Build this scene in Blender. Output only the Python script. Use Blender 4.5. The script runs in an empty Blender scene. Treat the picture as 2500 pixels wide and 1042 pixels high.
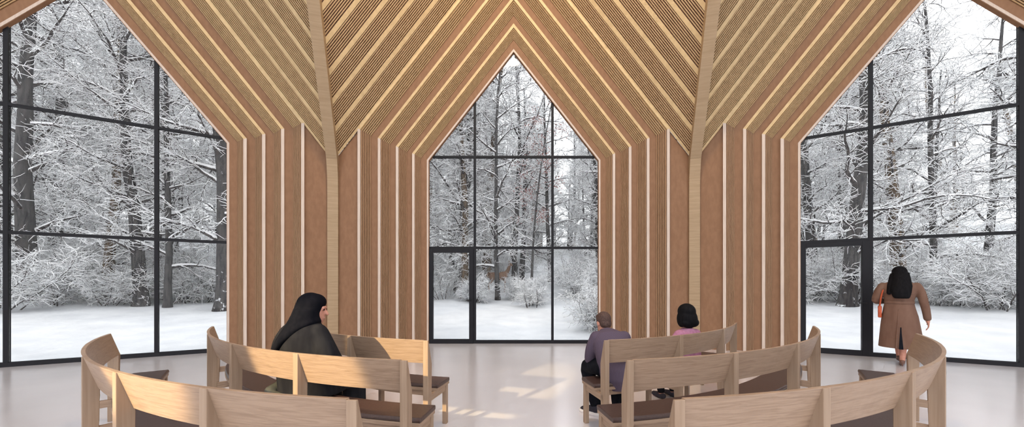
import bpy, bmesh, math, random
import numpy as np
from mathutils import Vector, Matrix
scene = bpy.context.scene
COL = scene.collection
PI = math.pi
# ------------------------------------------------------------------ measures
F = 843.0                      # focal length in pixels of the 2500 px frame
CAMZ = 1.345
S = 8.1                        # distance to the middle window
TH = math.radians(28.356)      # turn between neighbouring bays
U0 = 4.06
D = U0 / math.tan(TH / 2)      # apothem of the many-sided room
CY = S - D                     # room centre
W_, ZK, P = 1.985, 4.264, math.radians(52)
KR = (1 - math.sin(P)) / math.cos(P)
ZA = ZK + W_ * math.tan(P)

# ------------------------------------------------------------------ node materials
def new_mat(name):
    m = bpy.data.materials.new(name); m.use_nodes = True
    nt = m.node_tree
    return m, nt, nt.nodes['Principled BSDF']
def N(nt, t, **kw):
    n = nt.nodes.new(t)
    for k, v in kw.items(): setattr(n, k, v)
    return n
def ramp(nt, stops):
    r = N(nt, 'ShaderNodeValToRGB'); cr = r.color_ramp
    while len(cr.elements) < len(stops): cr.elements.new(.5)
    for e, (p, c) in zip(cr.elements, stops): e.position = p; e.color = (*c, 1)
    return r
def noise_mat(name, c1, c2, scale=(4, 4, 4), rough=.5, detail=5, bump=0, spec=.3, coord='Object', dist=0, lo=.35, hi=.65, nscale=1):
    m, nt, b = new_mat(name)
    tc = N(nt, 'ShaderNodeTexCoord'); mp = N(nt, 'ShaderNodeMapping'); mp.inputs['Scale'].default_value = scale
    no = N(nt, 'ShaderNodeTexNoise'); no.inputs['Scale'].default_value = nscale; no.inputs['Detail'].default_value = detail; no.inputs['Distortion'].default_value = dist
    nt.links.new(tc.outputs[coord], mp.inputs[0]); nt.links.new(mp.outputs[0], no.inputs['Vector'])
    r = ramp(nt, [(lo, c1), (hi, c2)])
    nt.links.new(no.outputs[0], r.inputs[0]); nt.links.new(r.outputs[0], b.inputs['Base Color'])
    b.inputs['Roughness'].default_value = rough; b.inputs['Specular IOR Level'].default_value = spec
    if bump:
        bp = N(nt, 'ShaderNodeBump'); bp.inputs['Strength'].default_value = bump; bp.inputs['Distance'].default_value = .01
        nt.links.new(no.outputs[0], bp.inputs['Height']); nt.links.new(bp.outputs[0], b.inputs['Normal'])
    return m
def flat_mat(name, c, rough=.5, spec=.3):
    d = tuple(x * .88 for x in c)
    return noise_mat(name, d, c, (30, 30, 30), rough, 3, 0, spec)

M = {}
M['panel'] = noise_mat('brown_panel', (.180, .097, .055), (.206, .113, .065), (16, 16, 7), .62, 7, .05, .15)
M['strip'] = noise_mat('pale_strip', (.43, .35, .30), (.485, .405, .35), (40, 40, 3), .5, 4, 0, .2)
M['slat'] = noise_mat('slat_wood', (.235, .140, .082), (.28, .172, .103), (40, 40, 3), .55, 4, 0, .2)
M['slatlit'] = noise_mat('lit_slat_wood', (.335, .222, .118), (.39, .262, .142), (12, 12, 12), .55, 4, 0, .2)  # slat wood with warm light painted in as a yellower colour
M['striplit'] = noise_mat('lit_strip_wood', (.43, .31, .168), (.49, .36, .20), (9, 9, 9), .5, 4, 0, .2)  # strip wood yellowed to paint the warm light on it
M['backing'] = noise_mat('dark_backing', (.15, .075, .055), (.20, .10, .07), (3, 3, 3), .8, 3, 0, .1)
M['backjamb'] = noise_mat('jamb_backing', (.12, .065, .045), (.16, .088, .06), (3, 3, 3), .8, 3, 0, .1)
M['beam'] = noise_mat('oak_beam', (.25, .175, .105), (.30, .215, .135), (2.0, 2.0, 34), .5, 6, .05, .2, dist=.6)
M['oak'] = noise_mat('oak_flat', (.220, .148, .102), (.305, .214, .152), (4.5, 4.5, 85), .42, 7, .06, .3, dist=1.2, lo=.3, hi=.6)
M['oakv'] = noise_mat('oak_upright', (.245, .168, .115), (.30, .214, .152), (45, 45, 2), .42, 6, .05, .3, dist=.5)
M['leather'] = noise_mat('brown_leather', (.040, .022, .019), (.054, .030, .026), (60, 60, 60), .38, 4, .06, .4)
M['black'] = flat_mat('black_metal', (.006, .006, .009), .5, .2)
M['nunblack'] = noise_mat('black_veil', (.004, .0045, .007), (.007, .007, .010), (20, 20, 8), .9, 4, .05, .03)
M['robe'] = noise_mat('charcoal_robe', (.011, .011, .014), (.018, .018, .021), (14, 14, 4), .9, 4, .08, .04)
M['robelining'] = noise_mat('grey_green_skirt', (.06, .06, .05), (.11, .105, .085), (8, 8, 8), .8, 4, .05, .1)
M['skin'] = noise_mat('skin', (.40, .18, .13), (.47, .225, .165), (20, 20, 20), .5, 3, 0, .3)
M['hairblack'] = noise_mat('black_hair', (.003, .003, .004), (.007, .0065, .008), (90, 90, 6), .7, 4, .2, .08)
M['hairbrown'] = noise_mat('brown_hair', (.045, .026, .022), (.085, .05, .042), (120, 120, 60), .7, 4, .2, .2)
M['trousers'] = noise_mat('dark_trousers', (.006, .0065, .010), (.011, .012, .016), (18, 18, 18), .9, 4, .05, .04)
M['pink'] = noise_mat('pink_top', (.31, .13, .21), (.37, .17, .26), (30, 30, 30), .8, 4, .03, .1)
M['coat'] = noise_mat('tan_coat', (.125, .070, .051), (.155, .092, .068), (10, 10, 4), .8, 5, .06, .1)
M['sole'] = flat_mat('white_rubber', (.78, .74, .72), .6, .2)
M['shoe'] = flat_mat('dark_canvas', (.035, .033, .045), .8, .1)
M['heel'] = flat_mat('brown_leather_shoe', (.12, .06, .045), .4, .3)
M['bag'] = noise_mat('orange_red_leather', (.34, .062, .024), (.42, .085, .034), (10, 10, 10), .5, 4, .04, .3)
M['deer'] = noise_mat('deer_fur', (.20, .115, .075), (.27, .16, .105), (9, 9, 9), .9, 4, 0, .1)
M['deerpale'] = flat_mat('pale_fur', (.62, .5, .4), .9, .1)
M['deerdark'] = flat_mat('dark_muzzle', (.03, .022, .02), .6, .3)
M['redleaf'] = noise_mat('russet_leaf', (.20, .075, .07), (.34, .14, .12), (4, 4, 4), .8, 3, 0, .1)
M['snow'] = noise_mat('snow', (.88, .89, .91), (.95, .955, .96), (3, 3, 3), .8, 5, 0, .1)
def knit():
    m, nt, b = new_mat('purple_grey_knit')
    tc = N(nt, 'ShaderNodeTexCoord'); w = N(nt, 'ShaderNodeTexWave', bands_direction='X'); w.inputs['Scale'].default_value = 42; w.inputs['Distortion'].default_value = 1.2
    nt.links.new(tc.outputs['Object'], w.inputs['Vector'])
    r = ramp(nt, [(.2, (.066, .050, .074)), (.8, (.090, .069, .100))])
    nt.links.new(w.outputs[0], r.inputs[0]); nt.links.new(r.outputs[0], b.inputs['Base Color'])
    b.inputs['Roughness'].default_value = .9; b.inputs['Specular IOR Level'].default_value = .1
    return m
M['knit'] = knit()
def floor_mat():
    m, nt, b = new_mat('polished_concrete')
    tc = N(nt, 'ShaderNodeTexCoord'); no = N(nt, 'ShaderNodeTexNoise'); no.inputs['Scale'].default_value = .7; no.inputs['Detail'].default_value = 6
    nt.links.new(tc.outputs['Object'], no.inputs['Vector'])
    r = ramp(nt, [(.3, (.85, .825, .87)), (.7, (.91, .885, .93))])
    nt.links.new(no.outputs[0], r.inputs[0]); nt.links.new(r.outputs[0], b.inputs['Base Color'])
    r2 = ramp(nt, [(.3, (.16, .16, .16)), (.7, (.22, .22, .22))])
    nt.links.new(no.outputs[0], r2.inputs[0]); nt.links.new(r2.outputs[0], b.inputs['Roughness'])
    b.inputs['Specular IOR Level'].default_value = 1.0; b.inputs['Metallic'].default_value = .5
    return m
M['floor'] = floor_mat()
def ground_mat():
    m, nt, b = new_mat('snow_ground')
    tc = N(nt, 'ShaderNodeTexCoord'); no = N(nt, 'ShaderNodeTexNoise'); no.inputs['Scale'].default_value = 1.4; no.inputs['Detail'].default_value = 8
    nt.links.new(tc.outputs['Object'], no.inputs['Vector'])
    r = ramp(nt, [(.3, (.62, .64, .67)), (.7, (.74, .755, .775))])
    nt.links.new(no.outputs[0], r.inputs[0]); nt.links.new(r.outputs[0], b.inputs['Base Color'])
    bp = N(nt, 'ShaderNodeBump'); bp.inputs['Strength'].default_value = .5; bp.inputs['Distance'].default_value = .12
    nt.links.new(no.outputs[0], bp.inputs['Height']); nt.links.new(bp.outputs[0], b.inputs['Normal'])
    b.inputs['Roughness'].default_value = .8; b.inputs['Specular IOR Level'].default_value = .1
    return m
M['ground'] = ground_mat()
def bark_mat(name, c1, c2, amount):
    """bark with snow stuck in patches and on faces that look up"""
    m, nt, b = new_mat(name)
    tc = N(nt, 'ShaderNodeTexCoord'); mp = N(nt, 'ShaderNodeMapping'); mp.inputs['Scale'].default_value = (9, 9, 1.6)
    no = N(nt, 'ShaderNodeTexNoise'); no.inputs['Scale'].default_value = 1.5; no.inputs['Detail'].default_value = 7
    nt.links.new(tc.outputs['Object'], mp.inputs[0]); nt.links.new(mp.outputs[0], no.inputs['Vector'])
    r = ramp(nt, [(.3, c1), (.7, c2)]); nt.links.new(no.outputs[0], r.inputs[0])
    n2 = N(nt, 'ShaderNodeTexNoise'); n2.inputs['Scale'].default_value = 5; n2.inputs['Detail'].default_value = 8; n2.inputs['Roughness'].default_value = .7
    nt.links.new(tc.outputs['Object'], n2.inputs['Vector'])
    ge = N(nt, 'ShaderNodeNewGeometry'); sx = N(nt, 'ShaderNodeSeparateXYZ'); nt.links.new(ge.outputs['Normal'], sx.inputs[0])
    ma = N(nt, 'ShaderNodeMath', operation='MULTIPLY_ADD'); nt.links.new(sx.outputs['Z'], ma.inputs[0]); ma.inputs[1].default_value = .45; nt.links.new(n2.outputs[0], ma.inputs[2])
    r3 = ramp(nt, [(amount, (0, 0, 0)), (amount + .06, (1, 1, 1))]); nt.links.new(ma.outputs[0], r3.inputs[0])
    mx = N(nt, 'ShaderNodeMix', data_type='RGBA'); nt.links.new(r3.outputs[0], mx.inputs[0]); nt.links.new(r.outputs[0], mx.inputs[6]); mx.inputs[7].default_value = (.84, .86, .88, 1)
    nt.links.new(mx.outputs[2], b.inputs['Base Color'])
    bp = N(nt, 'ShaderNodeBump'); bp.inputs['Strength'].default_value = .8; bp.inputs['Distance'].default_value = .03
    nt.links.new(no.outputs[0], bp.inputs['Height']); nt.links.new(bp.outputs[0], b.inputs['Normal'])
    b.inputs['Roughness'].default_value = .9; b.inputs['Specular IOR Level'].default_value = .1
    return m
M['bark'] = bark_mat('dark_bark', (.030, .030, .034), (.095, .088, .085), .66)
M['barksunlit'] = bark_mat('sunlit_bark', (.05, .042, .036), (.19, .135, .09), .68)  # bark colour warmed to paint low sun on these trunks
M['twig'] = bark_mat('twig_bark', (.035, .032, .036), (.10, .085, .08), .62)
def glass_mat():
    m = bpy.data.materials.new('window_glass'); m.use_nodes = True; nt = m.node_tree
    nt.nodes.clear()
    o = N(nt, 'ShaderNodeOutputMaterial'); mix = N(nt, 'ShaderNodeMixShader')
    t = N(nt, 'ShaderNodeBsdfTransparent'); t.inputs[0].default_value = (.985, .99, .99, 1)
    g = N(nt, 'ShaderNodeBsdfGlossy'); g.inputs['Roughness'].default_value = .01
    fr = N(nt, 'ShaderNodeFresnel'); fr.inputs[0].default_value = 1.25
    nt.links.new(fr.outputs[0], mix.inputs[0]); nt.links.new(t.outputs[0], mix.inputs[1]); nt.links.new(g.outputs[0], mix.inputs[2]); nt.links.new(mix.outputs[0], o.inputs[0])
    return m
M['glass'] = glass_mat()

# ------------------------------------------------------------------ mesh helpers
class MB:
    def __init__(s): s.v = []; s.f = []
    def add(s, v, f):
        b = len(s.v); s.v += [tuple(p) for p in v]; s.f += [tuple(i + b for i in q) for q in f]
    def box(s, x0, x1, y0, y1, z0, z1, fn=None):
        v = [(x, y, z) for z in (z0, z1) for y in (y0, y1) for x in (x0, x1)]
        if fn: v = [fn(*p) for p in v]
        s.add(v, [(0, 2, 3, 1), (4, 5, 7, 6), (0, 1, 5, 4), (2, 6, 7, 3), (0, 4, 6, 2), (1, 3, 7, 5)])
    def prism(s, prof, fn_list, closed=False):
        """prof points mapped through a list of functions, one ring each"""
        n = len(prof); v = [fn(*p) for fn in fn_list for p in prof]; f = []
        m = len(fn_list)
        for i in range(m - 1):
            for j in range(n): f.append((i * n + j, i * n + (j + 1) % n, (i + 1) * n + (j + 1) % n, (i + 1) * n + j))
        f.append(tuple(range(n - 1, -1, -1))); f.append(tuple((m - 1) * n + j for j in range(n)))
        s.add(v, f)
    def loft(s, rings, nseg=24, power=2.0):
        """rings: (centre, right vector*rx, forward vector*ry)"""
        b = len(s.v); v = []; f = []
        for c, a, d in rings:
            c, a, d = Vector(c), Vector(a), Vector(d)
            for k in range(nseg):
                t = 2 * PI * k / nseg; ct, st = math.cos(t), math.sin(t)
                ct = math.copysign(abs(ct) ** (2 / power), ct); st = math.copysign(abs(st) ** (2 / power), st)
                v.append(c + a * ct + d * st)
        m = len(rings)
        for i in range(m - 1):
            for k in range(nseg): f.append((i * nseg + k, i * nseg + (k + 1) % nseg, (i + 1) * nseg + (k + 1) % nseg, (i + 1) * nseg + k))
        f.append(tuple(range(nseg - 1, -1, -1))); f.append(tuple((m - 1) * nseg + k for k in range(nseg)))
        s.add(v, f)
    def ell(s, c, r, rot=None, nu=20, nv=12):
        rings = []
        R = rot or Matrix.Identity(3)
        for i in range(nv + 1):
            a = PI * (i + .0) / nv
            a = min(max(a, .06), PI - .06)
            z = -math.cos(a); q = math.sin(a)
            rings.append((Vector(c) + R @ Vector((0, 0, z * r[2])), R @ Vector((q * r[0], 0, 0)), R @ Vector((0, q * r[1], 0))))
        s.loft(rings, nu)
    def tube(s, pts, rad, n=12, sub=3, flat=1.0, up=None):
        """smooth tapering tube with rounded ends through pts"""
        P_ = [Vector(p) for p in pts]; R_ = list(rad)
        if sub > 1 and len(P_) > 2:
            Q = []; RR = []
            for i in range(len(P_) - 1):
                p0 = P_[max(i - 1, 0)]; p1 = P_[i]; p2 = P_[i + 1]; p3 = P_[min(i + 2, len(P_) - 1)]
                for k in range(sub):
                    t = k / sub
                    Q.append(.5 * ((2 * p1) + (p2 - p0) * t + (2 * p0 - 5 * p1 + 4 * p2 - p3) * t * t + (3 * p1 - p0 - 3 * p2 + p3) * t ** 3))
                    RR.append(R_[i] * (1 - t) + R_[i + 1] * t)
            Q.append(P_[-1]); RR.append(R_[-1]); P_, R_ = Q, RR
        d0 = (P_[0] - P_[1]).normalized(); d1 = (P_[-1] - P_[-2]).normalized()
        Pe = [P_[0] + d0 * R_[0] * .85, P_[0] + d0 * R_[0] * .5] + P_ + [P_[-1] + d1 * R_[-1] * .5, P_[-1] + d1 * R_[-1] * .85]
        Re = [R_[0] * .4, R_[0] * .85] + R_ + [R_[-1] * .85, R_[-1] * .4]
        ref = Vector(up) if up else Vector((.31, .22, .92))
        rings = []; a = None
        for i, p in enumerate(Pe):
            t = (Pe[min(i + 1, len(Pe) - 1)] - Pe[max(i - 1, 0)]).normalized()
            if a is None:
                a = t.cross(ref)
                if a.length < .05: a = t.cross(Vector((1, 0, 0)))
                a.normalize()
            else:
                a = (a - t * a.dot(t)).normalized()
            b = t.cross(a)
            rings.append((p, a * Re[i], b * Re[i] * flat))
        s.loft(rings, n)
    def mesh(s, name):
        me = bpy.data.meshes.new(name); me.from_pydata(s.v, [], s.f); me.update()
        bm = bmesh.new(); bm.from_mesh(me); bmesh.ops.recalc_face_normals(bm, faces=bm.faces); bm.to_mesh(me); bm.free()
        return me
    def build(s, name, mat, parent=None, smooth=False, bevel=0, cut=None):
        me = s.mesh(name)
        if cut:
            bm = bmesh.new(); bm.from_mesh(me)
            for no in cut:
                g = bmesh.ops.bisect_plane(bm, geom=bm.verts[:] + bm.edges[:] + bm.faces[:], plane_co=(0, 0, 0), plane_no=no, clear_outer=True)
                ed = [e for e in g['geom_cut'] if isinstance(e, bmesh.types.BMEdge)]
                if ed: bmesh.ops.holes_fill(bm, edges=ed)
            bm.to_mesh(me); bm.free()
        return link(name, me, mat, parent, smooth, bevel)
    def remesh(s, name, mat, parent=None, voxel=.01, it=6, deform=None):
        """joins everything in the builder into ONE continuous skin"""
        me = s.mesh(name + '_raw'); o = bpy.data.objects.new('tmp', me); COL.objects.link(o)
        r = o.modifiers.new('r', 'REMESH'); r.mode = 'VOXEL'; r.voxel_size = voxel
        sm = o.modifiers.new('s', 'SMOOTH'); sm.iterations = it; sm.factor = .5
        dg = bpy.context.evaluated_depsgraph_get(); dg.update()
        m2 = bpy.data.meshes.new_from_object(o.evaluated_get(dg)); m2.name = name
        bpy.data.objects.remove(o); bpy.data.meshes.remove(me)
        if deform:
            for v in m2.vertices: v.co = deform(v.co)
        return link(name, m2, mat, parent, True)
def link(name, me, mat, parent=None, smooth=False, bevel=0):
    if mat:
        me.materials.clear(); me.materials.append(mat)
    if smooth: me.polygons.foreach_set('use_smooth', [True] * len(me.polygons))
    o = bpy.data.objects.new(name, me); COL.objects.link(o)
    if parent: o.parent = parent
    if bevel:
        b = o.modifiers.new('bevel', 'BEVEL'); b.width = bevel; b.segments = 2; b.limit_method = 'ANGLE'; b.angle_limit = math.radians(50)
    return o
def empty(name, loc=(0, 0, 0), rz=0):
    o = bpy.data.objects.new(name, None); COL.objects.link(o); o.location = loc; o.rotation_euler = (0, 0, rz); o.empty_display_size = .2
    return o
def tag(o, label, cat, group=None, kind=None):
    o['label'] = label; o['category'] = cat
    if group: o['group'] = group
    if kind: o['kind'] = kind
    return o
def struct(o, label=None):
    o['kind'] = 'structure'
    if label: o['label'] = label
    return o
def copy_tree(o, parent=None):
    c = o.copy(); COL.objects.link(c); c.parent = parent
    for ch in list(o.children): copy_tree(ch, c)
    return c

# ------------------------------------------------------------------ the bays: stepped gable portals and slatted roof folds
n_k = [.637, .456, .292, .171]
o_k = [3.365 - W_, 2.999 - W_, 2.656 - W_, 2.326 - W_]
L_k = [.150, .138, .130, .108]
Ds = [.181, .170, .150, .110]
SW = .0565
half = TH / 2
CUT = [(math.cos(half), -math.sin(half), 0), (-math.cos(half), -math.sin(half), 0)]
def path(o, n):
    y = D - n; u = W_ + o; k = ZK + KR * o; a = ZA + o / math.cos(P)
    return [(-u, y, 0), (-u, y, k), (0, y, a), (u, y, k), (u, y, 0)]
def sweep(mb, prof):
    fs = [(lambda o, n, i=i: path(o, n)[i]) for i in range(5)]
    mb.prism(prof, fs)
def sweep_jamb(mb, prof):
    for ids in ((0, 1), (3, 4)): mb.prism(prof, [(lambda o, n, i=i: path(o, n)[i]) for i in ids])
def sweep_slope(mb, prof):
    mb.prism(prof, [(lambda o, n, i=i: path(o, n)[i]) for i in (1, 2, 3)])
def roofpath(q, n):
    y = D - n; a = ZA + q / math.cos(P); t = math.tan(P)
    return [(-6, y, a - 6 * t), (0, y, a), (6, y, a - 6 * t)]
def roofsweep(mb, prof):
    mb.prism(prof, [(lambda q, n, i=i: roofpath(q, n)[i]) for i in range(3)])
E_ = Vector((.2315, .23)); SP = E_.length; E_.normalize(); NN = Vector((E_.y, -E_.x))   # NN: out of the room
def rp(s, off):
    p = Vector((o_k[0], n_k[0])) + E_ * s + NN * off
    return (p.x, p.y)
NJ = 16
def make_bay(side, ang):
    loc, rz = (0, CY, 0), -ang
    w = MB()
    for k in range(4):
        oi = o_k[k] - SW - L_k[k]; nf = n_k[k] - Ds[k]
        on = o_k[k + 1] if k < 3 else 0.0
        sweep(w, [(oi + .02, nf - .08), (oi + .02, nf), (on - .01, nf), (on - .01, nf - .08)])
    t = math.tan(P); u1 = W_ + o_k[0]; z1 = ZK + KR * o_k[0]
    for s in (-1, 1):
        poly = [(s * (u1 - .01), 0), (s * (u1 - .01), z1), (s * 4.5, z1 - (4.5 - u1) * t), (s * 4.5, 0)]
        w.prism(poly, [lambda u, z: (u, D - n_k[0] + .03, z), lambda u, z: (u, D - n_k[0] + .15, z)])
    wall = w.build('wall_' + side, M['panel'], cut=CUT)
    wall.location = loc; wall.rotation_euler = (0, 0, rz)
    struct(wall, 'brown stepped timber wall framing the gabled window')
    for k in range(4):
        o1, o0, n1 = o_k[k], o_k[k] - SW, n_k[k]
        ex, en = -L_k[k], -Ds[k]; ln = math.hypot(ex, en); ex /= ln; en /= ln; nx, nn = en, -ex     # normal into the room
        if nn < 0: nx, nn = -nx, -nn
        ns = 6
        for fn, pre, m1, m2 in ((sweep_jamb, '', 'strip', 'slat'), (sweep_slope, 'sloping_', 'striplit', 'slatlit')):  # sloping pieces get the wood colours with warm light painted in
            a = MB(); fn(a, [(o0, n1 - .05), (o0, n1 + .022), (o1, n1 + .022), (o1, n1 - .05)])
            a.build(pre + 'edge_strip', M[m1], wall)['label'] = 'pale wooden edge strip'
            b = MB()
            for i in range(ns):
                s0 = ln * (i + .26) / ns; s1 = ln * (i + .84) / ns
                fn(b, [(o0 + ex * s_ + nx * h, n1 + en * s_ + nn * h) for s_, h in ((s0, -.012), (s0, .014), (s1, .014), (s1, -.012))])
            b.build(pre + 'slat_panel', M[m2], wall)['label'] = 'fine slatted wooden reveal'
        c = MB(); sweep(c, [(o0 + nx * -.045, n1 + nn * -.045), (o0 + nx * -.012, n1 + nn * -.012), (o0 + ex * ln - nx * .012, n1 + en * ln - nn * .012), (o0 + ex * ln - nx * .045, n1 + en * ln - nn * .045)])
        c.build('backing_board', M['backjamb'], wall)
    a = MB(); sweep(a, [(-.004, -.02), (-.004, .068), (.034, .068), (.034, -.02)]); a.build('edge_strip', M['strip'], wall)['label'] = 'pale wooden edge around the glazing'
    # slatted roof fold
    r = MB(); roofsweep(r, [rp(-.02, .022), rp(SP * NJ, .022), rp(SP * NJ, .10), rp(-.02, .10)])
    ceil = r.build('ceiling_' + side, M['backing'], cut=CUT); ceil.location = loc; ceil.rotation_euler = (0, 0, rz)
    struct(ceil, 'folded gable ceiling behind the slats')
    for j in range(NJ):
        sl = MB(); per = (SP - .07) / 7.5
        for i in range(7):
            c0 = j * SP + .035 + per * (i + .55)
            roofsweep(sl, [rp(c0, .022), rp(c0, -.012), rp(c0 + per * .53, -.012), rp(c0 + per * .53, .022)])
        sl.build('ceiling_slats', M['slatlit'], ceil, cut=CUT)['label'] = 'thin parallel pale ceiling slats'
        if True:
            st = MB(); c0 = j * SP; cl = .04 if j else .012
            roofsweep(st, [rp(c0 - cl, .022), rp(c0 - cl, -.016), rp(c0 + .035, -.016), rp(c0 + .035, .022)])
            st.build('ceiling_strip', M['striplit'], ceil, cut=CUT)['label'] = 'wide pale ceiling batten'
    return wall, ceil
bays = {}
bays['front'] = make_bay('front', 0.0)
def copy_bay(src, side, ang):
    for o, nm in zip(src, ('wall_', 'ceiling_')):
        c = copy_tree(o); c.name = nm + side; c.rotation_euler = (0, 0, -ang)
for side, a in (('left', -TH), ('right', TH), ('far_left', -2 * TH), ('far_right', 2 * TH)):
    copy_bay(bays['front'], side, a)
# valley beams
def valley(n):
    u = U0 - n * math.tan(half); q = o_k[0] + (n - n_k[0]) * (.2315 / .23)
    z = ZK + (q + math.sin(P) * (W_ - u)) / math.cos(P)
    return (D - n) / math.cos(half), z
for i, a in enumerate((-half, half, -3 * half, 3 * half)):
    mb = MB(); r0, z0 = valley(n_k[0] - .05); pts = [(r0 - .10, 0), (r0 - .10, z0 - .75)]
    for t in range(1, 5):                       # eased bend
        s = t / 5; pts.append((r0 - .10 - .02 * s * s, z0 - .75 + .6 * s))
    for n in np.linspace(n_k[0] + .03, 2.6, 9):
        r, z = valley(n); pts.append((r - .10, z - .07))
    rings = []; hw = .108
    prof = [(-hw, 0), (hw, 0), (hw, .19), (-hw, .19)]
    fs = []
    for (r, z) in pts:
        fs.append(lambda w, d, r=r, z=z: ((r + d) * math.sin(0) + w, r + d, z))
    mb.prism(prof, fs)
    o = mb.build('trim_%d' % (i + 1), M['beam'], bevel=.006)
    o.location = (0, CY, 0); o.rotation_euler = (0, 0, -a); struct(o, 'pale oak beam rising up the corner fold')

# ------------------------------------------------------------------ windows and doors
MU, T1, T2 = .911, 2.24, 4.372
def topz(u): return ZA - abs(u) * math.tan(P)
def make_window(idx, ang, door):
    def par(o): o.location = (0, CY, 0); o.rotation_euler = (0, 0, -ang); return o
    y0, y1 = D - .02, D + .05
    fr = MB()
    for u in (-MU, MU): fr.box(u - .027, u + .027, y0, y1, 0, topz(u) + .05)
    fr.box(-W_, W_, y0 - .005, y1 + .005, 0, .075)
    xk = W_ - (T2 - ZK) / math.tan(P)
    fr.box(-xk, xk, y0 + .004, y1 - .004, T2 - .024, T2 + .024); fr.box(-W_, W_, y0 + .004, y1 - .004, T1 - .028, T1 + .028)
    wdw = par(struct(fr.build('window_%d' % idx, M['black']), ['gabled left window with black mullions', 'tall gabled middle window with black mullions and door', 'gabled right window with black mullions and door'][idx - 1]))
    yg0, yg1 = D + .010, D + .020
    def pane(poly):
        g = MB(); g.prism(poly, [lambda u, z: (u, yg0, z), lambda u, z: (u, yg1, z)]); g.build('glass_pane', M['glass'], wdw)
    cols = [(-W_, -MU - .027), (-MU + .027, MU - .027), (MU + .027, W_)]
    for ci, (a, b) in enumerate(cols):
        if not (door and ci == 0): pane([(a, .075), (b, .075), (b, T1 - .028), (a, T1 - .028)])
        if ci == 1:
            pane([(a, T1 + .028), (b, T1 + .028), (b, T2 - .024), (a, T2 - .024)])
            pane([(a, T2 + .024), (b, T2 + .024), (b, topz(b)), (0, ZA), (a, topz(a))])
        else:
            so = -1 if ci == 0 else 1; ui = abs(b if ci == 0 else a)
            xk2 = W_ - (T2 - .024 - ZK) / math.tan(P); xk3 = W_ - (T2 + .024 - ZK) / math.tan(P)
            pane([(so * W_, T1 + .028), (so * ui, T1 + .028), (so * ui, T2 - .024), (so * xk2, T2 - .024), (so * W_, ZK)])
            pane([(so * xk3, T2 + .024), (so * ui, T2 + .024), (so * ui, topz(ui))])
    if door:
        d = MB(); a, b = -W_ + .005, -MU - .03
        for (x0, x1, z0, z1) in ((a, a + .095, .0, T1 - .03), (b - .10, b, .0, T1 - .03), (a + .095, b - .10, T1 - .115, T1 - .03), (a + .095, b - .10, .0, .10)):
            d.box(x0, x1, y0 - .02, y1 - .005, z0, z1)
        dr = par(struct(d.build('door_%d' % (idx - 1), M['black'], bevel=.004), ['', 'black framed glass door in the middle window', 'black framed glass door in the right window'][idx - 1]))
        g = MB(); g.box(a + .095, b - .10, yg0, yg1, .10, T1 - .115); g.build('glass_pane', M['glass'], dr)
        h = MB(); h.tube([(b - .05, y0 - .02, 1.02), (b - .05, y0 - .065, 1.02), (b - .05, y0 - .07, 1.02), (b - .16, y0 - .07, 1.02)], [.009] * 4, 8, 1)
        h.build('door_handle', M['black'], dr, True)
make_window(1, -TH, False); make_window(2, 0, True); make_window(3, TH, True)

# ------------------------------------------------------------------ floor and snowy ground
fl = MB(); Rf = (D + .06) / math.cos(half)
ring = [(Rf * math.sin((k + .5) * TH), CY + Rf * math.cos((k + .5) * TH)) for k in range(-4, 4)]
ring += [(ring[-1][0], -6.0), (ring[0][0], -6.0)]
fl.prism([(x, y) for x, y in ring], [lambda x, y: (x, y, -.25), lambda x, y: (x, y, 0)])
struct(fl.build('floor', M['floor']), 'polished pale concrete floor')
def gnoise(x, y):
    return .5 * math.sin(x * .37 + 1.3) * math.cos(y * .29) + .3 * math.sin(x * .9 + y * .7) + .2 * math.sin(x * 1.9 - y * 1.6 + 2)
def gz(x, y):
    d = max(math.hypot(x, y - CY) - D - .4, 0.0)
    return -.06 + .060 * d + .0030 * d * d * min(1, 34 / (d + 1e-6)) + .10 * gnoise(x, y) * min(d / 6, 1)
g = MB(); na, nr = 150, 90
rr = [D + .35 + 90 * (i / nr) ** 1.9 for i in range(nr + 1)]
vv = []; ff = []
for i, r in enumerate(rr):
    for j in range(na + 1):
        a = math.radians(-125 + 250 * j / na); x = r * math.sin(a); y = CY + r * math.cos(a)
        if i == 0:
            k = (a + half) // TH * TH; rb = (D + .03) / math.cos(a - k); x = rb * math.sin(a); y = CY + rb * math.cos(a)
        vv.append((x, y, gz(x, y)))
for i in range(nr):
    for j in range(na): q = i * (na + 1) + j; ff.append((q, q + 1, q + na + 2, q + na + 1))
g.add(vv, ff); gr = g.build('ground', M['ground'], None, True); struct(gr, 'deep snow rising gently to the trees')

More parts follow.
